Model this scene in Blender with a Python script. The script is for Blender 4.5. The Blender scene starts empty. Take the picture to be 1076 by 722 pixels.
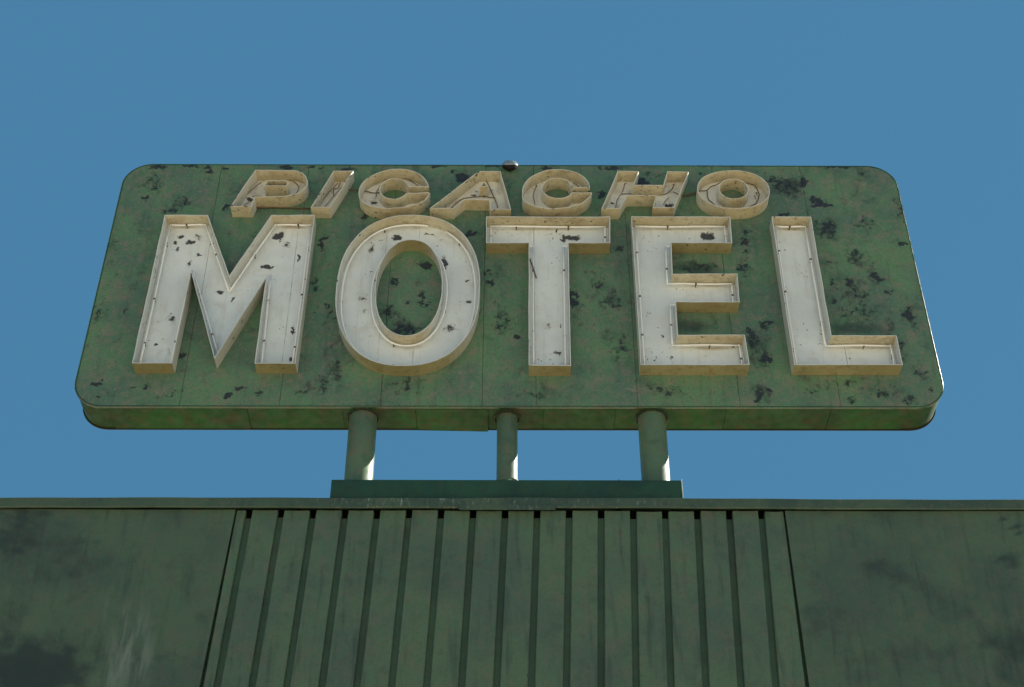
import bpy, bmesh, math, random
from mathutils import Matrix, Vector
from mathutils import noise as mnoise
random.seed(11)
R = math.radians
scn = bpy.context.scene
col = scn.collection

# ---------------------------------------------------------------- camera
F = 1552.0                      # focal length in pixels of a 1076 px wide picture
PITCH = 38.0
CAM = Vector((0, 0, 1.6))
ROT = Matrix.Rotation(R(90 + PITCH), 3, 'X') @ Matrix.Rotation(R(0.12), 3, 'Z')
cd = bpy.data.cameras.new('camera')
cd.sensor_width = 36; cd.lens = F / 1076 * 36
cd.clip_start = 0.1; cd.clip_end = 2000
cam = bpy.data.objects.new('camera', cd); col.objects.link(cam)
cam.matrix_world = Matrix.Translation(CAM) @ ROT.to_4x4()
scn.camera = cam

# ---------------------------------------------------------------- light
SUN_EL, SUN_AZ = 31.0, 72.0     # azimuth clockwise from +Y (behind the sign), so sun on the right
SKY = 0.10
w = bpy.data.worlds.new('World'); scn.world = w; w.use_nodes = True
nt = w.node_tree; nt.nodes.clear()
sky = nt.nodes.new('ShaderNodeTexSky'); sky.sky_type = 'NISHITA'; sky.sun_disc = False
sky.sun_elevation = R(SUN_EL); sky.sun_rotation = R(SUN_AZ)
sky.air_density = 1.0; sky.dust_density = 0.6; sky.ozone_density = 1.0; sky.altitude = 600
bg = nt.nodes.new('ShaderNodeBackground'); bg.inputs['Strength'].default_value = SKY
wo = nt.nodes.new('ShaderNodeOutputWorld')
tint = nt.nodes.new('ShaderNodeMix'); tint.data_type = 'RGBA'; tint.blend_type = 'MULTIPLY'
tint.inputs[0].default_value = 1.0; tint.inputs[7].default_value = (.5, .8, .8, 1)
# a polarised, very even deep blue: most of the sky's own gradient is evened out
even = nt.nodes.new('ShaderNodeMix'); even.data_type = 'RGBA'; even.inputs[0].default_value = .95
even.inputs[7].default_value = (.224, .715, 1.27, 1)
nt.links.new(sky.outputs[0], tint.inputs[6]); nt.links.new(tint.outputs[2], even.inputs[6]); nt.links.new(even.outputs[2], bg.inputs[0])
nt.links.new(bg.outputs[0], wo.inputs[0])
sd = bpy.data.lights.new('sun', 'SUN'); sd.energy = 5.0; sd.angle = R(0.53); sd.color = (1.0, 0.93, 0.82)
sun = bpy.data.objects.new('sun', sd); col.objects.link(sun)
sdir = Vector((math.sin(R(SUN_AZ)) * math.cos(R(SUN_EL)), math.cos(R(SUN_AZ)) * math.cos(R(SUN_EL)), math.sin(R(SUN_EL))))
sun.rotation_euler = sdir.to_track_quat('Z', 'Y').to_euler(); sun.location = (20, 5, 20)
vs = scn.view_settings
vs.view_transform = 'Standard'; vs.look = 'None'; vs.gamma = 1; vs.exposure = 1.58

# ---------------------------------------------------------------- planes of the place (metres)
YF = 7.19                       # front skin of the sign cabinet
DEPTH = 0.238                    # thickness of the cabinet
LD = 0.105                      # depth of the channel letters
YR = YF - LD                    # open front of the letters
YW = 7.15                       # front of the wall boards
YC = 7.115                      # front of the coping
YB = 7.165                      # front of the plinth beam


def U(px, py, Y):
    """where the line of sight through a pixel of the photo meets the vertical plane at depth Y"""
    d = ROT @ Vector(((px - 538) / F, (361 - py) / F, -1))
    p = CAM + d * (Y / d.y)
    return (p.x, p.z)


# ---------------------------------------------------------------- material helpers
class NT:
    def __init__(s, name):
        s.m = bpy.data.materials.new(name); s.m.use_nodes = True
        s.t = s.m.node_tree; s.t.nodes.clear()
        s.out = s.n('ShaderNodeOutputMaterial'); s.b = s.n('ShaderNodeBsdfPrincipled')
        s.l(s.b.outputs[0], s.out.inputs[0])
        s.tc = s.n('ShaderNodeTexCoord').outputs['Object']

    def n(s, k): return s.t.nodes.new(k)
    def l(s, a, b): s.t.links.new(a, b)

    def put(s, v, sock):
        if hasattr(v, 'links'): s.l(v, sock)
        elif isinstance(v, (tuple, list)): sock.default_value = tuple(v) + ((1,) if len(v) == 3 and len(sock.default_value) == 4 else ())
        else: sock.default_value = v

    def noise(s, scale, detail=4, rough=.6, stretch=(1, 1, 1), off=(0, 0, 0), dist=0):
        mp = s.n('ShaderNodeMapping'); s.l(s.tc, mp.inputs[0])
        mp.inputs['Scale'].default_value = stretch; mp.inputs['Location'].default_value = off
        q = s.n('ShaderNodeTexNoise'); s.l(mp.outputs[0], q.inputs['Vector'])
        q.inputs['Scale'].default_value = scale; q.inputs['Detail'].default_value = detail
        q.inputs['Roughness'].default_value = rough; q.inputs['Distortion'].default_value = dist
        return q.outputs['Fac']

    def math(s, op, a, b=0.0, c=0.0, clamp=False):
        q = s.n('ShaderNodeMath'); q.operation = op; q.use_clamp = clamp
        s.put(a, q.inputs[0]); s.put(b, q.inputs[1]); s.put(c, q.inputs[2]); return q.outputs[0]

    def step(s, v, lo, hi, a=0.0, b=1.0):
        q = s.n('ShaderNodeMapRange'); q.interpolation_type = 'SMOOTHSTEP'
        s.put(v, q.inputs[0]); q.inputs[1].default_value = lo; q.inputs[2].default_value = hi
        q.inputs[3].default_value = a; q.inputs[4].default_value = b; return q.outputs[0]

    def mix(s, f, a, b, mode='MIX'):
        q = s.n('ShaderNodeMix'); q.data_type = 'RGBA'; q.blend_type = mode
        s.put(f, q.inputs[0]); s.put(a, q.inputs[6]); s.put(b, q.inputs[7]); return q.outputs[2]

    def attr(s, name):
        q = s.n('ShaderNodeAttribute'); q.attribute_name = name; return q.outputs['Fac']

    def bump(s, h, dist=0.002, strength=0.6):
        q = s.n('ShaderNodeBump'); s.put(h, q.inputs['Height'])
        q.inputs['Distance'].default_value = dist; q.inputs['Strength'].default_value = strength
        s.l(q.outputs[0], s.b.inputs['Normal'])

    def finish(s, colr, rough=.6, spec=.3, metal=0.0):
        s.put(colr, s.b.inputs['Base Color']); s.put(rough, s.b.inputs['Roughness'])
        s.b.inputs['Specular IOR Level'].default_value = spec
        s.b.inputs['Metallic'].default_value = metal
        return s.m


def painted(name, base, alt, warm, chip=(.018, .022, .03), specks=.70, chipattr=False, stain_shade=(.03, .05, .045),
            mott=.5, rough=.55, seam=False, grime=.35, streak=.25, chipscale=38, warmth=.45, spec=.3, stainattr=False, upright=None):
    """weathered paint: two tones of the paint, a rubbed warm undertone, fine mottling, chips and grime"""
    s = NT(name)
    big = s.noise(2.3, 5, .62, off=(3, 1, 7)); mid = s.noise(11, 5, .65, off=(1, 5, 2)); fine = s.noise(60, 3, .6, off=(9, 2, 4))
    c = s.mix(s.step(big, .38, .64), base, alt)
    c = s.mix(s.math('MULTIPLY', s.step(mid, .47, .68), warmth), c, warm)
    c = s.mix(s.math('MULTIPLY', s.step(fine, .5, .68), mott * .55), c, warm)
    dk = tuple(v * .55 for v in base)
    c = s.mix(s.math('MULTIPLY', s.step(s.noise(75, 3, .6, off=(4, 8, 1)), .5, .7), mott * .5), c, dk)
    c = s.mix(s.math('MULTIPLY', s.step(s.noise(7, 8, .7, off=(2, 2, 2), dist=.4), .52, .72), grime), c, stain_shade)
    st = s.noise(14, 4, .6, stretch=(1.6, 1.6, .16), off=(0, 0, 3))
    c = s.mix(s.math('MULTIPLY', s.step(st, .52, .72), streak), c, stain_shade)
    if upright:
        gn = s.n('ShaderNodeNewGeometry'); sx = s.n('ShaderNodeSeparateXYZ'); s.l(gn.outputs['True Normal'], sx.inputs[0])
        c = s.mix(s.step(s.math('ABSOLUTE', sx.outputs[2]), .15, .95, .88, 0.0), c, upright)  # level-facing walls stay yellower and darker; sideways ones blend to a paler tone
    if stainattr:
        sa = s.math('ADD', s.attr('stain_shade'), s.math('MULTIPLY', s.math('SUBTRACT', s.noise(9, 7, .65, off=(7, 7, 0)), .5), .9))
        c = s.mix(s.math('MULTIPLY', s.step(sa, .22, .85), .85), c, stain_shade)
    if name == 'dull_green_wall_paint':
        sc = s.math('MULTIPLY', s.attr('scuff'), s.step(s.noise(9, 6, .6, stretch=(2.2, 2.2, .35), off=(4, 4, 4)), .42, .62))
        c = s.mix(s.math('MULTIPLY', sc, .9), c, (.18, .23, .20))
    if name == 'weathered_green_paint':
        sm_ = s.math('ADD', s.attr('smudge'), s.math('MULTIPLY', s.math('SUBTRACT', s.noise(13, 9, .74, stretch=(1.25, 1, .8), off=(6, 1, 8), dist=.8), .5), 2.0))
        gr = s.mix(s.step(s.noise(55, 5, .7), .42, .60), (.024, .034, .032), (.085, .088, .075))
        c = s.mix(s.math('MULTIPLY', s.step(sm_, .42, .80), .80), c, gr)
        ft = s.noise(10, 9, .78, stretch=(1, 1, 1.3), off=(12, 4, 2), dist=1.0)
        c = s.mix(s.math('MULTIPLY', s.step(ft, .585, .70), .65), c, (.040, .050, .045))
        pl_ = s.noise(17, 8, .7, off=(1, 14, 5), dist=.6)
        c = s.mix(s.math('MULTIPLY', s.step(pl_, .58, .68), .35), c, (.23, .27, .20))
    fn = s.noise(chipscale, 6, .62, off=(5, 5, 5), dist=.25)
    rare = s.noise(5, 3, .5, off=(8, 3, 1))
    sp = s.math('ADD', fn, s.math('MULTIPLY', s.math('SUBTRACT', rare, .5), .35))
    mask = s.step(sp, specks, specks + .018)
    if chipattr:
        a = s.attr('chip')
        v = s.math('ADD', a, s.math('MULTIPLY', s.math('SUBTRACT', s.noise(26, 7, .72, off=(2, 9, 6), dist=.6), .5), 2.3))
        v = s.math('MULTIPLY', v, s.step(a, .02, .2))
        c = s.mix(s.math('MULTIPLY', s.step(v, .22, .52), .55), c, tuple(x_ * .34 for x_ in base) if base[1] < .5 else (.34, .32, .27))
        mask = s.math('MAXIMUM', mask, s.step(v, .50, .56))
    chipc = s.mix(s.step(s.noise(90, 2, .5), .4, .65), chip, tuple(min(1, v * 1.7 + .006) for v in chip))
    c = s.mix(s.math('MULTIPLY', mask, .92), c, chipc)
    if seam:
        sm = s.math('MULTIPLY', s.attr('seam'), s.step(s.noise(5, 3, .6, off=(1, 1, 1)), .4, .6, .2, .85))
        c = s.mix(sm, c, (.012, .014, .012))
    h = s.math('SUBTRACT', s.math('MULTIPLY', s.noise(26, 5, .6), .35), s.math('MULTIPLY', mask, .6))
    s.bump(h, .0025, .55)
    return s.finish(c, s.step(s.noise(16, 4), .3, .7, rough - .1, rough + .2), spec)


M = {}
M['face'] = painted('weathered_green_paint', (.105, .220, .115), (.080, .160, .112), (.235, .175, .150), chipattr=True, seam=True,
                    specks=.705, stain_shade=(.030, .052, .046), grime=.6, mott=.95, stainattr=True)
M['side'] = painted('green_cabinet_paint', (.014, .080, .018), (.014, .048, .015), (.070, .036, .014), specks=.73, grime=.6, stain_shade=(.026, .022, .010), rough=.62, spec=.2)
M['trim'] = painted('glossy_trim_paint', (.020, .085, .024), (.016, .052, .018), (.085, .040, .016), specks=.73, grime=.5, stain_shade=(.026, .022, .010), rough=.30, spec=.6)
M['darkrim'] = painted('dark_rim_paint', (.012, .014, .010), (.018, .018, .012), (.03, .02, .012), specks=.8, grime=.2)
M['wall'] = painted('dull_green_wall_paint', (.070, .128, .080), (.054, .098, .074), (.125, .096, .084), specks=.76, stain_shade=(.022, .036, .036),
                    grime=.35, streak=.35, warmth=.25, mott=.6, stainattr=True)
M['board'] = painted('green_cladding_paint', (.080, .148, .090), (.064, .116, .086), (.150, .112, .098), specks=.755, stain_shade=(.026, .044, .042),
                     grime=.35, streak=.45, warmth=.3, mott=.75, stainattr=True)
M['recess'] = painted('groove_green_paint', (.062, .125, .078), (.046, .092, .060), (.07, .065, .050), specks=.78, grime=.3)  # groove lining has its own slightly darker green
M['beam'] = painted('deep_green_paint', (.022, .078, .046), (.015, .050, .036), (.040, .062, .036), specks=.72, grime=.6, stain_shade=(.012, .026, .028))
M['pole'] = painted('green_pole_paint', (.085, .155, .088), (.058, .112, .072), (.16, .115, .080), specks=.745, grime=.55, stain_shade=(.025, .045, .045), rough=.42, spec=.45)
M['cream'] = painted('aged_cream_paint', (.56, .53, .40), (.46, .42, .28), (.36, .26, .13), specks=.665, stain_shade=(.15, .12, .07), grime=.5, mott=.35,
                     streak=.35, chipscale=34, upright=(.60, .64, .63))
M['outer'] = painted('yellow_outer_paint', (.30, .28, .15), (.23, .215, .105), (.25, .18, .08), specks=.675, stain_shade=(.10, .09, .04), grime=.55, mott=.5,
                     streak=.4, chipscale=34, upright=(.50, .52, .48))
M['small'] = painted('dirty_cream_paint', (.58, .54, .39), (.50, .45, .29), (.40, .29, .14), specks=.645, stain_shade=(.12, .10, .06), grime=.45, mott=.4,
                     streak=.4, chipscale=40, upright=(.60, .61, .55))
M['smallwhite'] = painted('dirty_white_paint', (.70, .72, .67), (.60, .60, .54), (.50, .42, .28), specks=.655, stain_shade=(.20, .17, .12), grime=.35, mott=.3,
                          streak=.25, chipscale=40, chipattr=True, seam=True, stainattr=True)
M['white'] = painted('aged_white_paint', (.70, .76, .755), (.62, .68, .68), (.58, .50, .38), specks=.69, stain_shade=(.36, .30, .20), chipattr=True,
                     seam=True, grime=.22, mott=.12, streak=.2, chipscale=52, warmth=.22, stainattr=True)
# rust wash and warm bounce light painted just below the top walls of the letters
s = NT('white_glass'); M['glass'] = s.finish((.86, .87, .84), .18, .6)
s = NT('matte_black'); M['black'] = s.finish((.015, .014, .013), .6, .3)
s = NT('rusty_wire'); M['wire'] = s.finish(s.mix(s.noise(40), (.10, .09, .07), (.16, .10, .05)), .6)
s = NT('dull_tin'); M['tin'] = s.finish(s.mix(s.step(s.noise(60), .4, .6), (.34, .36, .30), (.50, .50, .46)), .3, .5, .75)
s = NT('black_void'); M['void'] = s.finish((.006, .006, .006), .9, .0)  # near-black colour stands in for the shade deep in the wall gaps


def cap_material():
    s = NT('worn_coping_paint')
    c = s.mix(s.step(s.noise(3, 5), .4, .62), (.060, .105, .066), (.040, .076, .056))
    c = s.mix(s.math('MULTIPLY', s.step(s.noise(45, 4), .5, .68), .5), c, (.13, .10, .08))
    # rubbed pale flecks in the middle stretch, where the sign was worked on
    sc = s.noise(60, 4, .7, stretch=(1, 1, .25), off=(3, 3, 3))
    reg = s.attr('stain_shade')
    c = s.mix(s.math('MULTIPLY', s.step(sc, .57, .68), s.math('MULTIPLY', reg, .8)), c, (.34, .38, .36))
    c = s.mix(s.math('MULTIPLY', s.step(s.noise(50, 4, .7, stretch=(1, 1, .3), off=(9, 1, 3)), .52, .66), s.math('MULTIPLY', reg, .7)), c, (.02, .035, .035))
    s.bump(s.noise(30, 5), .002, .5)
    return s.finish(c, .55)


M['cap'] = cap_material()


def ground_material():
    s = NT('pale_dry_ground')
    c = s.mix(s.step(s.noise(.15, 6), .35, .65), (.54, .46, .34), (.47, .40, .29))
    c = s.mix(s.math('MULTIPLY', s.step(s.noise(8, 6), .5, .7), .4), c, (.28, .23, .17))
    s.bump(s.noise(12, 6), .02, .4)
    return s.finish(c, .9, .2)


M['ground'] = ground_material()

# ---------------------------------------------------------------- object helpers


def link(name, bm, mats, parent=None, smooth=None):
    me = bpy.data.meshes.new(name); bm.to_mesh(me); bm.free()
    for m in (mats if isinstance(mats, (list, tuple)) else [mats]): me.materials.append(m)
    o = bpy.data.objects.new(name, me); col.objects.link(o)
    if parent: o.parent = parent; o.matrix_parent_inverse = parent.matrix_world.inverted()
    if smooth is not None:
        me.polygons.foreach_set('use_smooth', [True] * len(me.polygons))
        me.set_sharp_from_angle(angle=R(smooth))
    return o


def thing(name, label, cat, loc):
    o = bpy.data.objects.new(name, None); o.empty_display_size = .3; col.objects.link(o)
    o.location = loc; o['label'] = label; o['category'] = cat
    bpy.context.view_layer.update()
    return o


def box(bm, x0, x1, y0, y1, z0, z1, mi=0, bevel=0.0):
    vs_ = [bm.verts.new((x, y, z)) for x in (x0, x1) for y in (y0, y1) for z in (z0, z1)]
    fs = [(0, 1, 3, 2), (4, 6, 7, 5), (0, 4, 5, 1), (2, 3, 7, 6), (0, 2, 6, 4), (1, 5, 7, 3)]
    F_ = [bm.faces.new([vs_[i] for i in f]) for f in fs]
    for f in F_: f.material_index = mi
    if bevel:
        bmesh.ops.bevel(bm, geom=list({e for f in F_ for e in f.edges}), offset=bevel, segments=2, affect='EDGES', profile=.6)


def prism(bm, pts, y0, y1, mi=0):
    """closed outline in x,z pulled from y0 to y1"""
    a = [bm.verts.new((x, y0, z)) for x, z in pts]; b = [bm.verts.new((x, y1, z)) for x, z in pts]
    n = len(pts)
    f1 = bm.faces.new(a); f2 = bm.faces.new(b[::-1]); f1.material_index = f2.material_index = mi
    for i in range(n):
        f = bm.faces.new((a[i], b[i], b[(i + 1) % n], a[(i + 1) % n])); f.material_index = mi
    return [f1, f2]


def tube(bm, pts, r, n=8, closed=False, mi=0, cap=True):
    P = [Vector(p) for p in pts]; m = len(P); rings = []
    for i in range(m):
        if closed: d = P[(i + 1) % m] - P[i - 1]
        else: d = P[min(i + 1, m - 1)] - P[max(i - 1, 0)]
        d.normalize()
        up = Vector((0, 1, 0)) if abs(d.y) < .9 else Vector((0, 0, 1))
        a = d.cross(up).normalized(); b = d.cross(a)
        rings.append([bm.verts.new(P[i] + (a * math.cos(k * 2 * math.pi / n) + b * math.sin(k * 2 * math.pi / n)) * r) for k in range(n)])
    for i in range(m if closed else m - 1):
        A, B = rings[i], rings[(i + 1) % m]
        for k in range(n):
            f = bm.faces.new((A[k], A[(k + 1) % n], B[(k + 1) % n], B[k])); f.material_index = mi; f.smooth = True
    if not closed and cap:
        for rg in (rings[0][::-1], rings[-1]):
            f = bm.faces.new(rg); f.material_index = mi


def area2(p): return sum(p[i][0] * p[(i + 1) % len(p)][1] - p[(i + 1) % len(p)][0] * p[i][1] for i in range(len(p)))


def inset(pts, d):
    """offset a closed outline to its left by d (inward for a counter-clockwise outline)"""
    n = len(pts); out = []
    for i in range(n):
        p = Vector(pts[i]); a = (p - Vector(pts[i - 1])); b = (Vector(pts[(i + 1) % n]) - p)
        a.normalize(); b.normalize()
        na = Vector((-a.y, a.x)); nb = Vector((-b.y, b.x)); m = na + nb
        if m.length < 1e-4: m = na.copy()
        m.normalize(); k = d / max(.35, m.dot(na))
        out.append(tuple(p + m * k))
    return out


def ccw(p): return p if area2(p) > 0 else p[::-1]
def cw(p): return ccw(p)[::-1]


def spline(pts, closed=True, k=5):
    n = len(pts); out = []
    rng = range(n) if closed else range(n - 1)
    for i in rng:
        p0, p1, p2, p3 = (pts[(i - 1) % n] if closed or i > 0 else pts[0]), pts[i], pts[(i + 1) % n], (pts[(i + 2) % n] if closed or i + 2 < n else pts[-1])
        for j in range(k):
            t = j / k
            out.append(tuple(.5 * ((2 * p1[c]) + (-p0[c] + p2[c]) * t + (2 * p0[c] - 5 * p1[c] + 4 * p2[c] - p3[c]) * t * t + (-p0[c] + 3 * p1[c] - 3 * p2[c] + p3[c]) * t ** 3) for c in (0, 1)))
    if not closed: out.append(tuple(pts[-1]))
    return out


# ---------------------------------------------------------------- wear and painted light fields: (x, y, half width, half height, strength) in photo pixels
def field(blobs, Y, boost=False):
    out = []
    for b in blobs:
        x, y, rx, ry = b[:4]; s_ = b[4] if len(b) > 4 else 1.0
        if .3 <= s_ < 1 and boost: s_ = s_ + .08
        cx, cz = U(x, y, Y); ex, _ = U(x + rx, y, Y); _, ez = U(x, y - ry, Y)
        out.append((cx, cz, max(.006, ex - cx), max(.006, ez - cz), s_, random.uniform(-.5, .5)))
    return out


def feval(fl, x, z, warp=0.0):
    v = 0.0
    if warp:
        q1 = mnoise.noise_vector(Vector((x * 17, z * 17, 3.1))); q2 = mnoise.noise_vector(Vector((x * 48, z * 48, 7.7)))
        q3 = mnoise.cell_vector(Vector((x * 42 + z * 17, z * 46 - x * 12, 2.2)))
        x += (q1.x * .026 + q2.x * .010 + (q3.x - .5) * .030) * warp; z += (q1.y * .020 + q2.y * .010 + (q3.y - .5) * .028) * warp
    for cx, cz, rx, rz, s_, a in fl:
        dx, dz = (x - cx) / rx, (z - cz) / rz
        if abs(dx) > 2.2 or abs(dz) > 2.2: continue
        dx += a * dz * .5
        q = 1.35 - math.hypot(dx, dz)
        if q > 0: v = max(v, s_ * min(1, q))
    return v


def set_attr(o, name, vals):
    a = o.data.attributes.new(name, 'FLOAT', 'POINT'); a.data.foreach_set('value', vals)


H = .50   # "sparse" strength
FACE_CHIPS = field([
    (167, 175.5, 12, 3), (220, 178.4, 4, 4), (235, 175.6, 3, 2), (153, 209, 4, 2.5), (192, 210, 9, 8, H), (237, 218.5, 4, 3.5), (199, 174, 11, 2.2),
    (339, 257, 3.5, 9), (300, 176.5, 8, 3), (128, 328, 2.5, 2), (330, 300, 4, 9, H), (178, 222, 9, 4, H), (486, 187, 10, 4), (476.6, 180.7, 4, 2.5, .7), (382, 228, 4, 3),
    (497, 246, 9, 3), (447, 279.6, 8.5, 5), (414, 295, 5, 8, H), (443, 310, 4, 5, .75), (443, 319, 5.5, 3), (407, 327, 9, 8, .6), (424, 346, 20, 9, .58), (430, 318, 6, 5, H),
    (341, 253, 3, 8, .8), (513, 287, 5, 4, H), (514, 298, 5, 4, .6), (631.5, 204.4, 6, 4.5), (602, 314.5, 4, 12, .8), (631, 300, 10, 11, .42), (675, 191.5, 9, 5),
    (828, 195, 21, 12, .50), (812, 189, 6, 5, .8), (845, 190, 5, 7), (682, 181, 7, 5, H), (736, 183, 3, 3, .8), (821.5, 225.5, 8, 3), (785, 244.5, 4, 4, .7), (781, 254, 3, 5, .7), (783, 264, 2.5, 3),
    (777, 281, 5, 10, H), (733, 281, 25, 6, .45), (859, 209.5, 6, 6), (864, 215, 8, 4), (868.6, 240, 13, 12, .58), (947.5, 256.6, 5.5, 3.2), (898, 268, 7, 10, H), (921, 291, 4, 8, .8), (917, 285, 9, 9, .38),
    (892, 297, 5.5, 7.5), (905, 311, 9, 12, .46), (935, 307, 3, 2), (954.5, 331, 7, 8, .8), (873, 276, 7, 4, H), (875.5, 299.5, 5, 7, H), (874, 316, 5, 6, H), (782, 282, 6, 12, H),
    (804, 342, 7, 7, .6), (103, 403, 5.5, 3), (152.6, 406, 3.2, 2.2), (141, 407, 4, 1.2), (99, 418.7, 3, 1.6), (252.4, 408.6, 6.5, 2.3), (269, 412.8, 5, 3.3), (240, 416, 5, 2.6),
    (181, 413.6, 4, 5, H), (191, 374.6, 7, 4, .7), (321, 411.7, 13, 5, .46), (339, 405, 8, 10, .42), (352, 392, 10, 13, .44), (788.5, 356.5, 8, 14, .55), (804, 376, 6, 13, .7), (797, 416, 6, 13, .62),
    (807, 409.5, 5, 3, .8), (926, 413.6, 13, 5, .6), (954, 421, 10, 5, .6), (896, 419, 6, 5, H), (965.6, 392, 6, 4, .6), (977, 406.7, 5, 6, H), (895, 402, 6, 6, .4), (852, 412, 6, 4, .4),
    (628, 299.6, 8, 10, .45), (644, 318, 12, 9, .42), (543.6, 353.5, 3, 3), (515.4, 297, 4, 4, .8), (651, 261, 6, 4, .7), (783, 253, 4, 4, .7), (528, 340, 14, 14, .36), (605, 252, 4, 4, .5),
    (520, 173, 12, 2.2), (455, 173, 14, 2.2, .8), (575, 176, 10, 3, .6), (640, 176, 14, 2.4, .7), (740, 173, 20, 1.8, .8), (880, 175, 18, 1.8, .8), (905, 181, 5, 3, H), (365, 177, 12, 3, .6), (330, 176, 9, 2),
    (118, 260, 8, 20, .3), (105, 330, 10, 20, .3), (160, 195, 15, 12, .36), (430, 405, 22, 12, .34), (560, 415, 20, 8, .33), (700, 410, 22, 8, .38), (946, 220, 8, 14, .34), (910, 235, 18, 12, .34),
    (940, 365, 16, 20, .38), (900, 330, 30, 14, .36), (650, 360, 16, 20, .3), (345, 330, 5, 20, .36), (500, 330, 8, 12, .36)], YF, True)
SMUDGE = field([(830, 197, 30, 17, .7), (866, 240, 18, 17, .7), (900, 270, 16, 18, .6), (918, 292, 16, 16, .6), (895, 305, 22, 26, .65), (930, 350, 26, 30, .6), (955, 335, 12, 16, .6), (875, 285, 12, 40, .45),
                (785, 275, 10, 22, .55), (796, 370, 16, 28, .65), (800, 412, 16, 18, .6), (925, 412, 34, 12, .6), (640, 315, 22, 28, .6), (625, 290, 16, 16, .5), (733, 280, 30, 9, .6), (530, 330, 16, 40, .5), (350, 370, 18, 40, .5),
                (330, 405, 30, 14, .55), (183, 218, 20, 10, .55), (160, 190, 20, 16, .5), (230, 185, 30, 10, .4), (440, 300, 16, 20, .5), (415, 335, 22, 20, .6), (350, 245, 10, 24, .4), (560, 185, 22, 10, .5), (480, 185, 22, 10, .5),
                (690, 185, 22, 9, .5), (945, 225, 14, 20, .4), (185, 412, 14, 8, .5), (195, 375, 12, 12, .5), (430, 410, 30, 12, .45), (600, 405, 40, 10, .35), (720, 412, 40, 10, .4), (110, 300, 16, 60, .35), (870, 405, 26, 10, .5),
                (970, 395, 12, 14, .55), (610, 330, 8, 30, .5)], YF)
FACE_STAINS = field([(900, 345, 34, 9, .7), (733, 283, 30, 9, .7), (726, 343, 28, 10, .7), (424, 345, 20, 12, .5), (345, 380, 25, 30, .35), (640, 320, 20, 35, .35), (800, 370, 18, 30, .5),
                     (870, 290, 40, 50, .35), (230, 178, 70, 8, .35), (860, 180, 70, 8, .35), (520, 360, 18, 30, .3)], YF)
FLOOR_CHIPS = field([
    (199.7, 254.7, 6.5, 2), (190, 249.6, 3, 1.7), (184.6, 254.7, 2, 2.2), (209, 268.3, 4, 1.5), (199, 277, 4, 5, H), (208, 248, 5, 5, .42), (292.6, 248, 5.5, 4.5), (314.4, 271, 2, 3.2), (281, 280.4, 7, 2.2, .85),
    (245, 315, 2, 3.5, .8), (232, 307, 6, 3, .8), (180, 335, 6, 7, .5), (164.6, 361, 2.4, 1.8), (177, 371, 2.5, 5, H), (308.6, 346, 2, 6.5, .8), (305.5, 377.5, 3, 3), (300, 256, 6, 6, .44), (187, 262, 3, 4, H),
    (417.4, 249.6, 4.5, 3.8), (466, 276.5, 4, 7), (450, 246.3, 6, 1.8, .75), (491, 295, 2.4, 2), (390, 262, 4, 7, .45), (381, 312, 6, 6, .46), (473.4, 345.8, 9, 5, .5), (383, 327, 3, 3, H), (491, 317, 5, 2, H),
    (592, 250.5, 2.5, 5), (600, 250, 10, 3.4), (743.6, 248.8, 7, 5.2), (626, 239, 1.5, 1.5), (586, 243, 1.5, 1.5), (588, 343, 2, 1.3), (575, 342, 5, 5, .35), (585, 371, 7, 3, .42), (696, 354, 2, 2.4, .8), (691, 345, 1.5, 1.5),
    (769, 364, 2, 1.6), (705, 375, 2, 2), (893, 377, 1.5, 1.3), (845, 341, 1.3, 1.3), (841, 285, 1.3, 1.3), (262, 210, 3, 2.8), (702, 215.6, 6, 3.2), (644, 214, 2.5, 1.8), (392, 213, 3, 2), (585, 213, 3, 2, .7)], YF - .006, True)
# rust wash mixed with painted bounce light below the top walls; rust at the tube ends
FLOOR_STAINS_BOUNCE = field([(576, 240.5, 62, 2.6, .55), (716, 240.5, 50, 2.6, .6), (745, 299, 30, 2.6, .6), (745, 366, 36, 3, .6), (195, 238.5, 20, 3, .6), (308, 238.5, 20, 3, .6), (834, 240.5, 18, 3, .7),
                      (910, 365, 34, 3, .6), (428, 240, 28, 5, .4), (433, 365, 26, 4, .4), (232, 307, 10, 5, .4), (472, 345, 14, 8, .3)], YF - .006)

# ---------------------------------------------------------------- GROUND
bm = bmesh.new(); box(bm, -600, 600, -600, 600, -.3, 0)
g = link('ground', bm, M['ground']); g['kind'] = 'structure'

# ---------------------------------------------------------------- BUILDING
bld = thing('motel_building', 'dull green motel building with ribbed metal cladding on its parapet wall below the sign', 'building', (0, 7.4, 0))
zt = U(538, 536.5, YW)[1]                      # top of the boards


def down(xt, xb, Y=YW, yt=537, yb=714):
    """a line on the wall seen through (xt, yt) and (xb, yb), continued to the foot of the wall"""
    a = U(xt, yt, Y); b = U(xb, yb, Y)
    k = (a[0] - b[0]) / (a[1] - b[1])
    return (lambda z: a[0] + (z - a[1]) * k)


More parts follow.
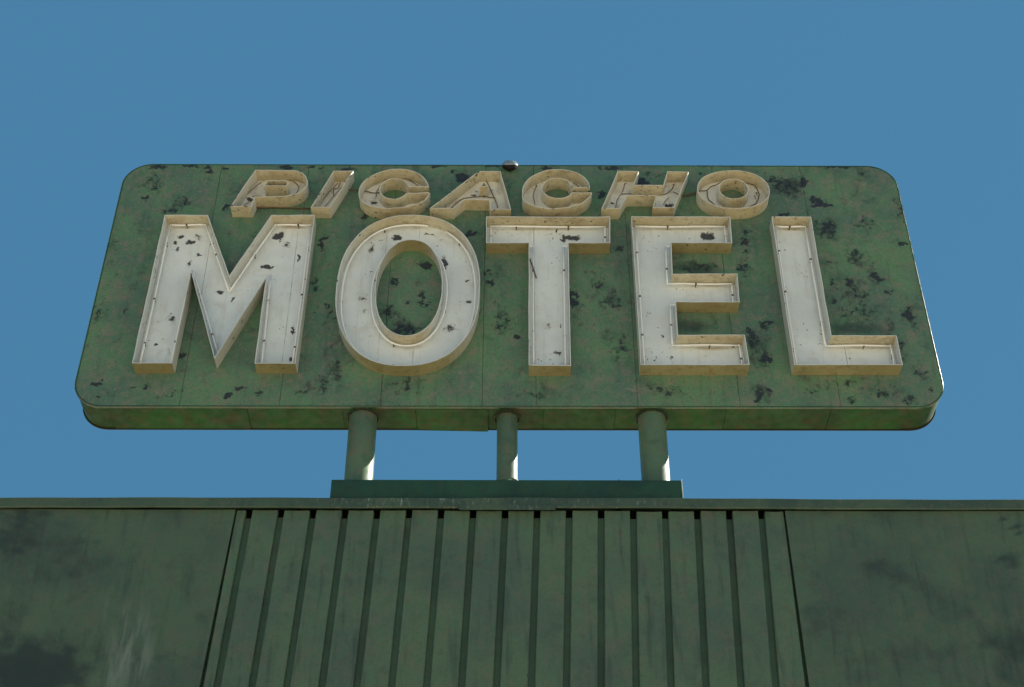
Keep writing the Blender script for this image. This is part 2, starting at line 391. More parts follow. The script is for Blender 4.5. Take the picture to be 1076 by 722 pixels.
XL, XR = -5.2, 5.4
ZF = 0.02
lines = [down(261.7 + 33.64 * i, 229.0 + 36.62 * i) for i in range(17)]
HW = .0185                                      # half width of a groove
left_edge = down(248.4, 214.2); right_edge = down(823.4, 846.0)
panel_l = down(247.3, 211.0); panel_r = down(824.8, 849.4)
bm = bmesh.new()
edges = [(left_edge, 0)] + [(l, 1) for l in lines] + [(right_edge, 0)]
for i in range(len(edges) - 1):
    (la, ga), (lb, gb) = edges[i], edges[i + 1]
    jz = random.uniform(-.004, .0015); jy = random.uniform(-.002, .002)
    n0 = len(bm.verts)
    nz = 14
    zs = [ZF + (zt + jz - ZF) * t / nz for t in range(nz + 1)]
    # front skin slightly dished so that the metal is not dead flat
    prev = None
    for z in zs:
        xa = la(z) + (HW if ga else .002); xb = lb(z) - (HW if gb else .002)
        wv = .0015 * math.sin(z * 3 + i * 1.7)
        rail = [(xa, YW + .045), (xa, YW + .004 + jy), (xa + .004, YW + jy + wv), ((xa + xb) / 2, YW + jy + .003 + wv), (xb - .004, YW + jy + wv), (xb, YW + .004 + jy), (xb, YW + .045)]
        cur = [bm.verts.new((x, y, z)) for x, y in rail]
        if prev:
            for k in range(6):
                bm.faces.new((prev[k], cur[k], cur[k + 1], prev[k + 1])).normal_flip()
        prev = cur
bmesh.ops.recalc_face_normals(bm, faces=bm.faces)
boards = link('ribbed_cladding', bm, M['board'], bld, smooth=35)
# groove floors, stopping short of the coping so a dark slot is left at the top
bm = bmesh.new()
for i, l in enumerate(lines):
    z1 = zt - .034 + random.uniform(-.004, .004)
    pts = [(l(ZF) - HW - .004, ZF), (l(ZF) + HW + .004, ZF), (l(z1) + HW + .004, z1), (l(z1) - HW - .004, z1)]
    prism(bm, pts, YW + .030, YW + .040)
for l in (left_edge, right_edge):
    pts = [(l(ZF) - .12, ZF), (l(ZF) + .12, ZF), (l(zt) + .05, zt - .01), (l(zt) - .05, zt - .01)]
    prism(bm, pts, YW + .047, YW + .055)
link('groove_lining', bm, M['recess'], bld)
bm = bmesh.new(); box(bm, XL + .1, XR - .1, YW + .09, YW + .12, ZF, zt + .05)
link('wall_backing', bm, M['void'], bld)  # coloured black so the slots in front of it look unlit


def panel(edge, xo, side):
    bm = bmesh.new(); nx, nz = 60, 90; V = []
    for j in range(nz + 1):
        t = j / nz; z = ZF + (zt - ZF) * (1 - (1 - t) ** 1.6)
        row = []
        for i in range(nx + 1):
            s_ = i / nx; x = edge(z) * (1 - s_) + xo * s_
            d = .006 * math.sin(x * 1.9 + z * .8) * math.sin(z * 2.1 + 1) * min(1, s_ * 6)
            row.append(bm.verts.new((x, YW - .004 + d, z)))
        V.append(row)
    for j in range(nz):
        for i in range(nx): bm.faces.new((V[j][i], V[j][i + 1], V[j + 1][i + 1], V[j + 1][i]))
    ex = bmesh.ops.extrude_face_region(bm, geom=list(bm.faces))
    bmesh.ops.translate(bm, verts=[v for v in ex['geom'] if isinstance(v, bmesh.types.BMVert)], vec=(0, .03, 0))
    bmesh.ops.recalc_face_normals(bm, faces=bm.faces)
    return bm


WALL_STAINS_SHADE = field([(30, 705, 70, 40, 1.0), (60, 690, 40, 30, .6), (15, 650, 30, 40, .5), (40, 600, 50, 40, .4), (15, 545, 30, 60, .6), (1068, 690, 40, 60, .6), (20, 560, 40, 30, .7), (75, 585, 60, 35, .45), (1062, 590, 22, 14, .7), (1060, 555, 8, 14, .8), (965, 577, 8, 5, .9), (955, 562, 9, 3, .7), (940, 604, 50, 26, .5), (120, 690, 60, 40, .4),
                     (960, 690, 100, 30, .4), (860, 650, 40, 40, .4), (190, 620, 50, 50, .3), (1010, 640, 60, 30, .4)], YW)  # real blotches, plus vignette darkening painted into the lower corners
SCUFF = field([(128, 690, 9, 40, .9), (150, 690, 8, 30, .9), (108, 668, 5, 40, .7), (138, 665, 20, 30, .6), (115, 700, 8, 30, .7)], YW)
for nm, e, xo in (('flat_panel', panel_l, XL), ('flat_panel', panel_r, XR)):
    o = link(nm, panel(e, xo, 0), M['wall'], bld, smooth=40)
    set_attr(o, 'stain_shade', [feval(WALL_STAINS_SHADE, v.co.x, v.co.z, 3.0) for v in o.data.vertices])
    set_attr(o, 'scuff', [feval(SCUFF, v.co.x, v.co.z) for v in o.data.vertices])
BOARD_ST = field([(658, 612, 3.5, 14, 1.3), (648, 565, 10, 30, .55), (655, 590, 4, 20, .8), (400, 570, 12, 14, .5), (247, 572, 4, 8, .9), (230, 655, 3, 3, 1.2), (790, 700, 30, 20, .5), (330, 600, 12, 20, .4)], YW)
set_attr(boards, 'stain_shade', [feval(BOARD_ST, v.co.x, v.co.z) for v in boards.data.vertices])

# coping along the top of the wall
zc1 = U(538, 522.6, YC)[1]; zc0 = U(538, 532.6, YC)[1]
bm = bmesh.new(); nx = 260; prev = None
for i in range(nx + 1):
    x = XL - .02 + (XR - XL + .04) * i / nx
    dz = .0016 * math.sin(x * 2.3) + .001 * math.sin(x * 9.1 + 1) - .0022 * abs(x)
    prof = [(YC + .004, zc0 + dz - .002), (YC, zc0 + dz + .003), (YC + .001 * math.sin(x * 7), (zc0 + zc1) / 2 + dz), (YC, zc1 + dz - .004), (YC + .004, zc1 + dz), (YC + .45, zc1 + dz - .012), (YC + .45, zc0 + dz), (YC + .42, zc0 + dz), (YC + .42, zc1 + dz - .02), (YC + .012, zc1 + dz - .008), (YC + .012, zc0 + dz - .002)]
    cur = [bm.verts.new((x, y, z)) for y, z in prof]
    if prev:
        n = len(cur)
        for k in range(n): bm.faces.new((prev[k], prev[(k + 1) % n], cur[(k + 1) % n], cur[k]))
    else: bm.faces.new(cur)
    prev = cur
bm.faces.new(prev[::-1])
bmesh.ops.recalc_face_normals(bm, faces=bm.faces)
cp = link('coping', bm, M['cap'], bld, smooth=30)
RUB = field([(400, 527, 60, 12, .9), (480, 527, 60, 12, .9), (560, 527, 60, 12, .8), (660, 527, 50, 12, .45), (90, 527, 30, 12, .15), (250, 527, 30, 12, .2)], YC)
set_attr(cp, 'stain_shade', [feval(RUB, v.co.x, v.co.z) * (1 if v.co.y < YC + .02 else 0) for v in cp.data.vertices])
bm = bmesh.new()
xa = U(482.5, 530, YC)[0]; xb = U(583.5, 530, YC)[0]
box(bm, xa, xb, YC - .006, YC - .002, zc0 - .022, zc0 + .012, bevel=.001)
js = link('joint_cover', bm, M['cap'], cp)
set_attr(js, 'stain_shade', [.35] * len(js.data.vertices))
# strip closing the gap under the coping, coloured black for the shade there
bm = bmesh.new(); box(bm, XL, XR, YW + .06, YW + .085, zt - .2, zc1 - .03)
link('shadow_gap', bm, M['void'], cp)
# rest of the building
bm = bmesh.new()
box(bm, XL, XL + .15, YW + .125, 15.0, .0, zc0 - .005); box(bm, XR - .15, XR, YW + .125, 15.0, .0, zc0 - .005)
box(bm, XL + .155, XR - .155, 14.85, 15.0, .0, zc0 - .3); box(bm, XL + .155, XR - .155, YW + .125, YW + .3, .0, zc0 - .005)
link('wall', bm, M['wall'], bld)
bm = bmesh.new(); box(bm, XL + .155, XR - .155, YW + .305, 14.84, zc0 - 1.1, zc0 - 1.0)
link('roof', bm, M['ground'], bld)

# ---------------------------------------------------------------- THE SIGN
sign = thing('motel_sign', 'large green rooftop sign with rounded corners and raised white letters PICACHO MOTEL on three posts', 'sign', (0, YF + .13, zc1))
TL, TR, BR, BL = [Vector(U(*p, YF)) for p in ((133, 172.2), (938.7, 174.4), (997.5, 428.6), (72.5, 427.4))]
WID = ((TR - TL).length + (BR - BL).length) / 2; HEI = ((TL - BL).length + (TR - BR).length) / 2


def S(u, v):
    a, b = u / WID, v / HEI
    return BL * (1 - a) * (1 - b) + BR * a * (1 - b) + TR * a * b + TL * (1 - a) * b


RC = .19


def outline(off=0.0, seg=14, rc=RC):
    rc = rc - off; P = []
    for cx, cy, a0 in ((WID - off - rc, off + rc, -90), (WID - off - rc, HEI - off - rc, 0), (off + rc, HEI - off - rc, 90), (off + rc, off + rc, 180)):
        for k in range(seg + 1):
            a = R(a0 + 90 * k / seg); P.append(tuple(S(cx + rc * math.cos(a), cy + rc * math.sin(a))))
    return P


SEAMS = [188, 293, 399.5, 506.5, 563.5, 670.5, 778, 884]
# face skin: a grid of columns, with narrow grooves where the sheets meet
seam_x = []
for sx in SEAMS:
    x, z = U(sx, 428, YF); seam_x.append((x - BL.x) / (BR.x - BL.x) * WID)
us = set(round(WID * i / 480, 5) for i in range(481))
for k in range(1, 12): us |= {round(RC * (1 - math.cos(R(90 * k / 12))), 5), round(WID - RC * (1 - math.cos(R(90 * k / 12))), 5)}
us = sorted(u for u in us if all(abs(u - s_) > .008 for s_ in seam_x))
us = sorted([(u, 0) for u in us] + [(s_ + d, 1 if d == 0 else 0) for s_ in seam_x for d in (-.0022, 0, .0022)])
NV = 200
bm = bmesh.new(); V = []; seamv = []
for u, sm in us:
    e = min(u, WID - u)
    cut = RC - math.sqrt(max(0, RC * RC - (RC - e) ** 2)) if e < RC else 0
    row = []
    for j in range(NV + 1):
        v = cut + (HEI - 2 * cut) * j / NV
        p = S(u, v)
        n_ = .0022 * math.sin(p.x * 5 + 1.3 * math.sin(p.y * 3)) * math.sin(p.y * 4 + p.x)
        edge = min(e, v - cut + .0, HEI - cut - v)
        n_ *= min(1, max(0, edge) * 8)
        row.append(bm.verts.new((p.x, YF + n_ + (.003 if sm else 0), p.y))); seamv.append(float(sm))
    V.append(row)
for i in range(len(V) - 1):
    for j in range(NV): bm.faces.new((V[i][j], V[i + 1][j], V[i + 1][j + 1], V[i][j + 1]))
fp = link('sign_face', bm, M['face'], sign, smooth=30)
set_attr(fp, 'seam', seamv)
set_attr(fp, 'chip', [feval(FACE_CHIPS, v.co.x, v.co.z, 1.0) for v in fp.data.vertices])
set_attr(fp, 'smudge', [feval(SMUDGE, v.co.x, v.co.z, 1.6) for v in fp.data.vertices])
set_attr(fp, 'stain_shade', [feval(FACE_STAINS, v.co.x, v.co.z) for v in fp.data.vertices])
# rolled edge of the face and the edge of the back skin
for nm, y0, y1, mat in (('edge_trim', YF - .002, YF + .016, 'trim'), ('back_trim', YF + DEPTH - .007, YF + DEPTH, 'darkrim')):
    bm = bmesh.new()
    loops = []
    prof = ((.010, y0 + .0005), (.004, y0), (.0, y0 + .004), (.0, y1), (.030, y1)) if nm == 'edge_trim' else ((.030, y0), (-.003, y0), (-.003, y1), (.02, y1))
    for off, y in prof:
        loops.append([bm.verts.new((x, y, z)) for x, z in outline(off)])
    for a, b in zip(loops, loops[1:]):
        n = len(a)
        for k in range(n): bm.faces.new((a[k], a[(k + 1) % n], b[(k + 1) % n], b[k]))
    bmesh.ops.recalc_face_normals(bm, faces=bm.faces)
    link(nm, bm, M[mat], sign, smooth=22)
bm = bmesh.new(); prism(bm, outline(.016), YF + DEPTH - .006, YF + DEPTH - .002)
link('back_face', bm, M['side'], sign)
# side band of the cabinet
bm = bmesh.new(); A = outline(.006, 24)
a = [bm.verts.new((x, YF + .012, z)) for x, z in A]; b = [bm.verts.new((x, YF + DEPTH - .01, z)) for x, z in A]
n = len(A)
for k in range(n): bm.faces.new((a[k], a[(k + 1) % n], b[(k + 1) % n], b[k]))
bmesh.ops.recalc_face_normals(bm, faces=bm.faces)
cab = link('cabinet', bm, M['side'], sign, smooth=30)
# bottom sheets, butted with small gaps, one of them sagging
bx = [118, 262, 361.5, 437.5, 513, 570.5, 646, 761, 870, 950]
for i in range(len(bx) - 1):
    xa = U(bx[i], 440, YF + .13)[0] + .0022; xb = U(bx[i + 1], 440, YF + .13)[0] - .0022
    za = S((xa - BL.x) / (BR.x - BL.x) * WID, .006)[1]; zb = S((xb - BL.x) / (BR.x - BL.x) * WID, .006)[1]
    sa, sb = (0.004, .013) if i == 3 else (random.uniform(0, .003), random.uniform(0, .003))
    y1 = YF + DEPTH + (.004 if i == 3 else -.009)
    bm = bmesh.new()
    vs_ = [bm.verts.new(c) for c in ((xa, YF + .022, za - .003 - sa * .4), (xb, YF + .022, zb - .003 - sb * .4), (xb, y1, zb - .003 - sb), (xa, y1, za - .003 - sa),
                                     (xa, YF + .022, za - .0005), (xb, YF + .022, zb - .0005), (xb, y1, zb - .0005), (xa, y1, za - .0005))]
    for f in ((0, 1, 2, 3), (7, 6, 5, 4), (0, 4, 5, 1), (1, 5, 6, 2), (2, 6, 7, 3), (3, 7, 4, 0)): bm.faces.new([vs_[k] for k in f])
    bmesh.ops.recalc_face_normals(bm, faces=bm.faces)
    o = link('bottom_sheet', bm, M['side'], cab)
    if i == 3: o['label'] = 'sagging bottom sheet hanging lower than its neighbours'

# posts
zb_top = U(538, 504.3, YB)[1]
ybase = YF + .112
for xt, xb_, r in ((380.5, 377.5, .084), (532.5, 532.8, .062), (686, 688.5, .084)):
    x0 = U(xb_, 495, ybase)[0]
    ztop = S(WID / 2, .006)[1] - .002
    bm = bmesh.new(); n = 40; rings = []
    for z in (zb_top - .01, zb_top + .2, zb_top + .4, ztop):
        rings.append([bm.verts.new((x0 + r * math.cos(2 * math.pi * k / n), ybase + r * math.sin(2 * math.pi * k / n), z)) for k in range(n)])
    for p, q in zip(rings, rings[1:]):
        for k in range(n): bm.faces.new((p[k], p[(k + 1) % n], q[(k + 1) % n], q[k]))
    pl = link('support_post', bm, M['pole'], sign, smooth=60)
    # dark ragged collar where the post enters the cabinet
    bm = bmesh.new(); ra = r + (.010 if r > .07 else .017)
    tube(bm, [(x0 + ra * math.cos(R(k * 12)), ybase + ra * math.sin(R(k * 12)), ztop - .004) for k in range(30)], .007, 6, closed=True)
    link('collar', bm, M['darkrim'], pl)
    if r < .07:
        bm = bmesh.new(); tube(bm, [(x0, ybase, zb_top - .02), (x0, ybase, zb_top + .052)], r + .018, 36)
        tube(bm, [(x0 + (r + .012) * math.cos(R(k * 12)), ybase + (r + .012) * math.sin(R(k * 12)), zb_top + .052) for k in range(30)], .009, 6, closed=True)
        link('flange', bm, M['pole'], pl)
# plinth beam under the posts
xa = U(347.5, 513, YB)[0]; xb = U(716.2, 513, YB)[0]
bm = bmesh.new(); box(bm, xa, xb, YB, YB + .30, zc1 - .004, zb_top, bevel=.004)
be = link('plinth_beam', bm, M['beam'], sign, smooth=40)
bm = bmesh.new(); box(bm, xb + .001, xb + .006, YB - .006, YB + .30, zc1 - .002, zb_top + .004, bevel=.001)
link('end_plate', bm, M['cream'], be)  # added lip; its cream colour stands in for the sunlit beam edge
bm = bmesh.new(); x = U(650.5, 500, YB)[0]; tube(bm, [(x, YB + .03, zb_top - .005), (x, YB + .03, zb_top + .025)], .0025, 6)
link('stud', bm, M['wire'], be); bm = bmesh.new()
x = U(391.5, 500, YB)[0]; tube(bm, [(x, YB + .03, zb_top - .005), (x, YB + .03, zb_top + .022)], .0025, 6)
link('stud', bm, M['wire'], be)
# small domed fitting on the top edge
x0, z0 = U(535.6, 174.6, YF - .03)
bm = bmesh.new(); n = 32
prof = [(0, -.032), (.020, -.029), (.036, -.019), (.045, -.007), (.048, -.001), (.050, .001), (.049, .004), (.045, .014), (.036, .024), (.022, .031), (.010, .033), (0, .034)]
tilt = Matrix.Rotation(R(40), 3, 'X'); prev = None
for r, h in prof:
    cur = []
    for k in range(n):
        q = tilt @ Vector((max(r, .0004) * math.cos(2 * math.pi * k / n), max(r, .0004) * math.sin(2 * math.pi * k / n), h))
        cur.append(bm.verts.new((x0 + q.x * 1.15, YF - .035 + q.y * 1.1, z0 + q.z * 1.1)))
    if prev:
        for k in range(n): bm.faces.new((prev[k], prev[(k + 1) % n], cur[(k + 1) % n], cur[k])).material_index = 0 if h > .0015 else 1
    prev = cur
bmesh.ops.recalc_face_normals(bm, faces=bm.faces)
link('domed_cap', bm, [M['tin'], M['black']], sign, smooth=40)  # black lower half stands in for the dark reflection on the cap
bm = bmesh.new(); tube(bm, [(x0, YF + .02, z0 - .02), (x0, YF - .02, z0 - .005)], .010, 10); link('bracket', bm, M['black'], sign)

# ---------------------------------------------------------------- LETTERS
T_ = .0045   # thickness of the letter walls


def wall_strip(bm, P, thick, out=1):
    """P: closed outline at the open front; the metal stands inside P by thick"""
    Q = inset(P, thick); n = len(P)
    yf = [YR + random.uniform(-.0012, .0012) for _ in P]
    def dent(p):
        v = mnoise.noise_vector(Vector((p[0] * 7, p[1] * 7, 1.7))); u = mnoise.noise_vector(Vector((p[0] * 23, p[1] * 23, 5.7)))
        return (p[0] + v.x * .0028 + u.x * .0012, p[1] + v.y * .0028 + u.y * .0012)
    P0, Q0 = P, Q
    P = [dent(p) for p in P0]; Q = [(Q0[i][0] + P[i][0] - P0[i][0], Q0[i][1] + P[i][1] - P0[i][1]) for i in range(n)]
    a = [bm.verts.new((P[i][0], yf[i], P[i][1])) for i in range(n)]
    b = [bm.verts.new((Q[i][0], yf[i], Q[i][1])) for i in range(n)]
    P, Q = P0, Q0
    c = [bm.verts.new((P[i][0], YF - .001, P[i][1])) for i in range(n)]
    d = [bm.verts.new((Q[i][0], YF - .001, Q[i][1])) for i in range(n)]
    for i in range(n):
        j = (i + 1) % n
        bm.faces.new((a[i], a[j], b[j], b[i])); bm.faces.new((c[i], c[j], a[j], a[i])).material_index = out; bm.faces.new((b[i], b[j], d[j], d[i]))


def dense(P, step=.06):
    out = []
    for i in range(len(P)):
        a, b = Vector(P[i]), Vector(P[(i + 1) % len(P)]); k = max(1, int((b - a).length / step))
        out += [tuple(a.lerp(b, t / k)) for t in range(k)]
    return out


def floor_mesh(outer, holes, seams):
    import mathutils.geometry as G
    loops = [ccw(outer)] + [cw(h) for h in holes]
    polys = [[Vector((x, z, 0)) for x, z in lp] for lp in loops]
    tris = G.tessellate_polygon(polys); flat = [p for lp in polys for p in lp]
    bm = bmesh.new(); vs_ = [bm.verts.new((p.x, YF - .006, p.y)) for p in flat]
    for t in tris:
        try: bm.faces.new([vs_[i] for i in t])
        except ValueError: pass
    xs = [p[0] for p in outer]; zs = [p[1] for p in outer]
    st = .012
    cuts = [('x', min(xs) + st * k) for k in range(1, int((max(xs) - min(xs)) / st) + 1)] + [('z', min(zs) + st * k) for k in range(1, int((max(zs) - min(zs)) / st) + 1)]
    for s_ in seams: cuts += [('x', s_ - .003), ('x', s_), ('x', s_ + .003)]
    for ax, c in cuts:
        no = (1, 0, 0) if ax == 'x' else (0, 0, 1); co = (c, 0, 0) if ax == 'x' else (0, 0, c)
        bmesh.ops.bisect_plane(bm, geom=bm.verts[:] + bm.edges[:] + bm.faces[:], plane_co=co, plane_no=no, dist=1e-5)
    for f in bm.faces:
        f.normal_update()
        if f.normal.y > 0: f.normal_flip()
    return bm


def letter(ch, outer, holes, label, seams_px=(), tubes=True, skip=(), curved=False):
    """outer and holes traced on the open front of the letter, in photo pixels or already as metres (flag in tuple)"""
    P = ccw([U(x, y, YR) for x, y in outer] if not isinstance(outer, dict) else outer['m'])
    Hs = [cw([U(x, y, YR) for x, y in h] if not isinstance(h, dict) else h['m']) for h in holes]
    bm = bmesh.new()
    wall_strip(bm, dense(P, .045) if not curved else P, T_)
    for h in Hs: wall_strip(bm, dense(h) if not curved else h, T_)
    bmesh.ops.recalc_face_normals(bm, faces=bm.faces)
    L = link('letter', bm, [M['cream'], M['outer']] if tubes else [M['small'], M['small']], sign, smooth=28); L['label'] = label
    seams = [U(x, 300, YF)[0] for x in seams_px]
    o = link('letter_back', floor_mesh(inset(P, T_ + .0005), [inset(h, T_ + .0005) for h in Hs], seams), M['white'] if tubes else M['smallwhite'], L)
    set_attr(o, 'seam', [1.0 if any(abs(v.co.x - s_) < 4e-4 for s_ in seams) else 0.0 for v in o.data.vertices])
    set_attr(o, 'chip', [feval(FLOOR_CHIPS, v.co.x, v.co.z, .5) for v in o.data.vertices])
    set_attr(o, 'stain_shade', [feval(FLOOR_STAINS_BOUNCE, v.co.x, v.co.z) for v in o.data.vertices])
    if tubes:
        bm = bmesh.new(); yt = YF - .040
        for loop, closed_list in [(P, skip)] + [(h, ()) for h in Hs if curved]:
            Q = inset(loop, .030)
            if curved:
                D = dense(Q, .03); n = len(D)
                cut = [i for i in range(n)]
                g0 = int(n * (.235 if loop is P else .70)); D = D[g0:] + D[:g0]
                D = D[: int(n * .985)]
                tube(bm, [(x, yt, z) for x, z in D], .0058, 8)
                for i in range(6, len(D), 16): tube(bm, [(D[i][0], yt - .002, D[i][1]), (D[i][0], YF - .008, D[i][1])], .0045, 6, mi=1)
            else:
                n = len(Q)
                for i in range(n):
                    if i in closed_list: continue
                    a, b = Vector(Q[i]), Vector(Q[(i + 1) % n]); d = (b - a).normalized()
                    a2 = a + d * .006; b2 = b - d * .006
                    sag = [a2.lerp(b2, t / 6) for t in range(7)]
                    pts = [(p.x, yt + .003 * math.sin(k + i), p.y) for k, p in enumerate(sag)]
                    tube(bm, pts, .0058, 8)
                    if (i + 1) % n not in closed_list:
                        tube(bm, [(b2.x, yt + .003 * math.sin(6 + i), b2.y), (b.x, yt, b.y), (b.x + 0.0, yt, b.y)][:2] + [tuple((b + (Vector(Q[(i + 2) % n]) - b).normalized() * .006).to_3d().xzy)[:0] or (b.x + (Vector(Q[(i + 2) % n]) - b).normalized().x * .006, yt, b.y + (Vector(Q[(i + 2) % n]) - b).normalized().y * .006)], .0058, 8)
                    m = max(1, int((b - a).length / .35))
                    for k in range(m):
                        q = a.lerp(b, (k + .5 + random.uniform(-.15, .15)) / m)
                        tube(bm, [(q.x - d.x * .006, yt, q.y - d.y * .006), (q.x + d.x * .006, yt, q.y + d.y * .006)], .0072, 8, mi=1)
                        tube(bm, [(q.x, yt, q.y), (q.x, YF - .008, q.y)], .003, 6, mi=1)
        link('neon_tube', bm, [M['glass'], M['wire']], L)
    return L


def sup(x0, x1, y0, y1, n=2.3, seg=64, ym=None, skew=0.0, Y=YR):
    """super-ellipse whose extremes are seen at the given photo pixels"""
    xc = (x0 + x1) / 2; yc = ym or (y0 + y1) / 2
    xl = U(x0, yc, Y)[0]; xr = U(x1, yc, Y)[0]; zt_ = U(xc, y0, Y)[1]; zb_ = U(xc, y1, Y)[1]
    cx, cz, rx, rz = (xl + xr) / 2, (zt_ + zb_) / 2, (xr - xl) / 2, (zt_ - zb_) / 2
    out = []
    for k in range(seg):
        a = 2 * math.pi * k / seg; c, s_ = math.cos(a), math.sin(a)
        X = rx * math.copysign(abs(c) ** (2 / n), c); Z = rz * math.copysign(abs(s_) ** (2 / n), s_)
        out.append((cx + X + skew * Z, cz + Z))
    return {'m': out}


def zp(pts, s_, ox, oy): return [(x / s_ + ox, y / s_ + oy) for x, y in pts]


letter('M', [(173, 225.8), (218.3, 225.8), (240.9, 289.6), (284.9, 225.8), (331, 225.8), (310.5, 382), (267.5, 382), (279.2, 292.5), (225.3, 377.2), (200.8, 286), (180.7, 381.7), (138.5, 381.7)], [],
       'large white letter M with chipped paint', (213.5, 306.5))
letter('O', sup(352.2, 504.2, 225.8, 384.6, 2.3, ym=312), [sup(394.6, 464.2, 252.2, 352.6, 2.15, ym=304)], 'large white letter O', (402.5, 438), curved=True)
letter('T', [(510.8, 227.4), (641, 227.8), (641.5, 255.5), (597.4, 255.5), (600, 384.2), (555.6, 384.2), (555.6, 255.5), (510.8, 255.5)], [], 'large white letter T with a dark patch', (561.5,))
letter('E', [(663.3, 227.3), (767.4, 227.8), (769.7, 255.3), (705.6, 255.3), (706.9, 287.6), (774.9, 287.6), (777.2, 317.6), (710.5, 317.6), (712.3, 351.9), (782.6, 351.9), (787.7, 383.5), (673.1, 383.5)], [],
       'large white letter E with a dark patch', (768,))
letter('L', [(810.8, 227.3), (852.1, 227.8), (873.6, 352.4), (942.3, 352.4), (948.7, 383.5), (834.6, 383.5)], [], 'large white letter L', (876,))

# the smaller slanted word
P_out = [(237, 97), (540, 100)] + [(590, 117), (620, 145), (634, 182), (628, 215), (600, 250), (555, 277), (500, 292)] + [(430, 300), (237, 302), (207, 374), (50, 372)]
letter('P', zp(P_out, 7.173, 235, 165), [zp([(330, 178), (462, 178), (478, 186), (483, 199), (470, 215), (312, 215)], 7.173, 235, 165)], 'small slanted letter P', tubes=False)
letter('I', zp([(828, 105), (978, 103), (800, 380), (655, 380)], 7.173, 235, 165), [], 'small slanted letter I', tubes=False)
C1 = spline([(483, 185), (468, 148), (430, 110), (360, 82), (280, 75), (200, 86), (120, 117), (65, 162), (42, 218), (52, 266), (95, 300), (160, 319), (240, 324), (340, 314), (420, 291), (468, 258), (490, 222)], False, 4) \
    + spline([(345, 225), (305, 254), (262, 263), (210, 252), (178, 222), (178, 180), (215, 148), (270, 139), (325, 152), (358, 187)], False, 4)
letter('C', zp(C1, 5.978, 370, 165), [], 'first small slanted letter C, between I and A', tubes=False)
letter('A', zp([(797, 88), (932, 90), (998, 330), (870, 330), (860, 270), (705, 268), (635, 325), (487, 322)], 5.978, 370, 165), [zp([(828, 160), (846, 182), (810, 182)], 5.978, 370, 165)],
       'small slanted letter A', tubes=False)
C2 = spline([(453, 182), (440, 145), (400, 105), (335, 80), (260, 73), (180, 82), (100, 118), (58, 165), (48, 212), (58, 258), (110, 290), (175, 306), (245, 309), (330, 300), (400, 278), (445, 245), (465, 212)], False, 4) \
    + spline([(347, 212), (310, 238), (255, 245), (205, 232), (172, 200), (172, 168), (205, 137), (258, 127), (315, 140), (349, 182)], False, 4)
letter('C', zp(C2, 5.663, 540, 165), [], 'second small slanted letter C, between A and H', tubes=False)
letter('H', zp([(262, 88), (462, 88), (410, 218), (690, 220), (727, 90), (930, 92), (792, 434), (590, 432), (620, 320), (350, 320), (277, 442), (108, 440)], 8.967, 620, 170), [], 'small slanted letter H', tubes=False)
letter('O', sup(733.2, 809.3, 179.1, 219.2, 2.15, 56, ym=202), [sup(755.8, 786.2, 188.3, 208.6, 2.05, 40, ym=199)], 'small slanted letter O', tubes=False, curved=True)

# old leads and tube stubs in the small letters
def wires(label, runs):
    for pts, r in runs:
        bm = bmesh.new()
        q = spline([U(x, y, YF - .02) for x, y in pts], False, 4)
        tube(bm, [(x, YF - .014 - .006 * math.sin(k * .9), z) for k, (x, z) in enumerate(q)], r * .75, 6)
        link('wire', bm, M['wire'], sign)


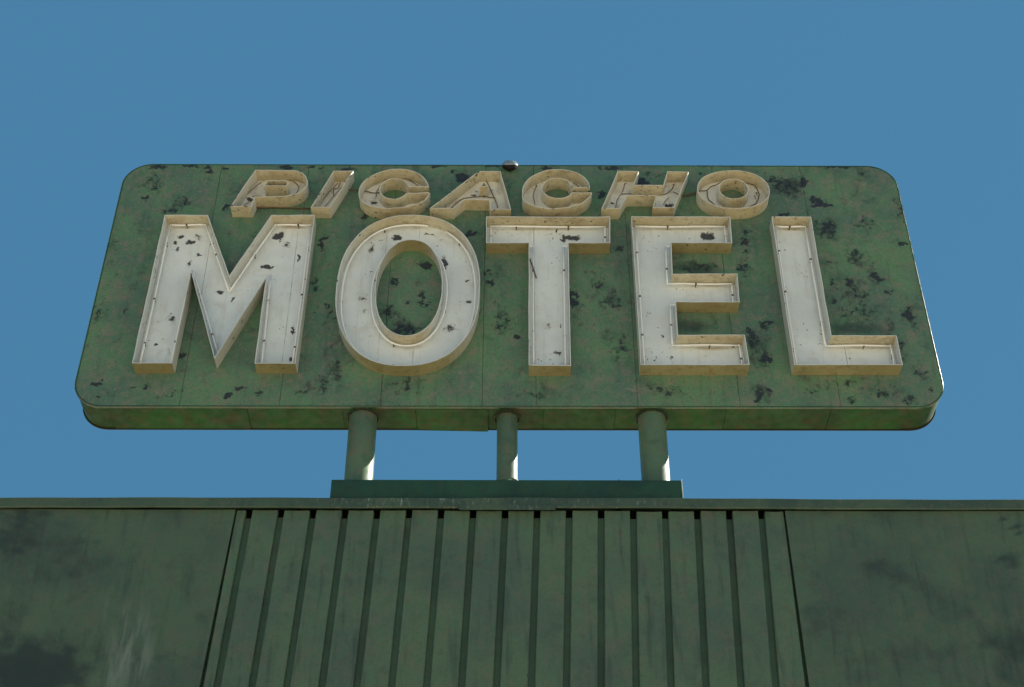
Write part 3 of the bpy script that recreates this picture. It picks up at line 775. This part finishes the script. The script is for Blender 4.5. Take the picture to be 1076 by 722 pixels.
wires('dark leads and tube remains in the small letters', [
    (zp([(210, 330), (150, 360)], 7.173, 235, 165), .003), (zp([(215, 295), (300, 293), (440, 298), (530, 275), (566, 235), (550, 195), (490, 172)], 7.173, 235, 165), .0035),
    (zp([(115, 335), (285, 180)], 7.173, 235, 165), .003), (zp([(880, 185), (862, 225), (830, 240), (828, 290)], 7.173, 235, 165), .0035), (zp([(715, 360), (860, 190)], 7.173, 235, 165), .003),
    (zp([(760, 375), (905, 205)], 7.173, 235, 165), .003),
    (zp([(60, 213), (120, 218), (170, 222)], 5.978, 370, 165), .005), (zp([(150, 250), (160, 200), (200, 150), (270, 130), (350, 140), (415, 172)], 5.978, 370, 165), .0035),
    (zp([(622, 318), (700, 255), (790, 248), (900, 250)], 5.978, 370, 165), .004), (zp([(915, 315), (890, 245), (850, 160), (815, 120)], 5.978, 370, 165), .004), (zp([(600, 290), (760, 160)], 5.978, 370, 165), .003),
    (zp([(125, 275), (115, 220), (135, 165)], 5.663, 540, 165), .003), (zp([(350, 150), (390, 175)], 5.663, 540, 165), .0035),
    (zp([(240, 435), (262, 340), (310, 270), (330, 190)], 8.967, 620, 170), .003), (zp([(300, 300), (450, 302), (600, 305), (690, 300), (760, 270), (795, 200)], 8.967, 620, 170), .004),
    (zp([(780, 280), (840, 308)], 8.967, 620, 170), .0035), (zp([(690, 400), (740, 330)], 8.967, 620, 170), .003),
    (zp([(250, 320), (255, 390), (300, 455), (360, 498), (430, 515)], 10.76, 720, 170), .0042), (zp([(720, 510), (790, 470), (830, 400), (830, 330), (780, 265), (690, 225)], 10.76, 720, 170), .0042),
    (zp([(455, 215), (380, 235), (300, 275), (245, 310), (160, 330)], 10.76, 720, 170), .004)])
# conduit lead strung between small letters, over the face
for pts in (zp([(930, 245), (1015, 250)], 7.173, 235, 165), zp([(236, 382), (400, 382), (650, 388)], 7.173, 235, 165), zp([(855, 322), (930, 312), (1012, 290)], 8.967, 620, 170), zp([(0, 378), (70, 360), (140, 345)], 10.76, 720, 170)):
    q = spline([U(x, y, YF - .012) for x, y in pts], False, 3)
    bm = bmesh.new(); tube(bm, [(x, YF - .012, z) for x, z in q], .0050, 8)
    link('conduit', bm, M['wire'], sign)
# broken tube end hanging in the T, and pale hairline tubes left over beside other strokes
bm = bmesh.new()
a = U(556.5, 272, YF - .05); b = U(563.5, 291, YF - .05)
tube(bm, [(a[0], YF - .05, a[1]), ((a[0] + b[0]) / 2, YF - .055, (a[1] + b[1]) / 2), (b[0], YF - .04, b[1])], .005, 8)
o = link('tube_stub', bm, M['wire'], sign); o['label'] = 'broken tube end hanging in the letter T'
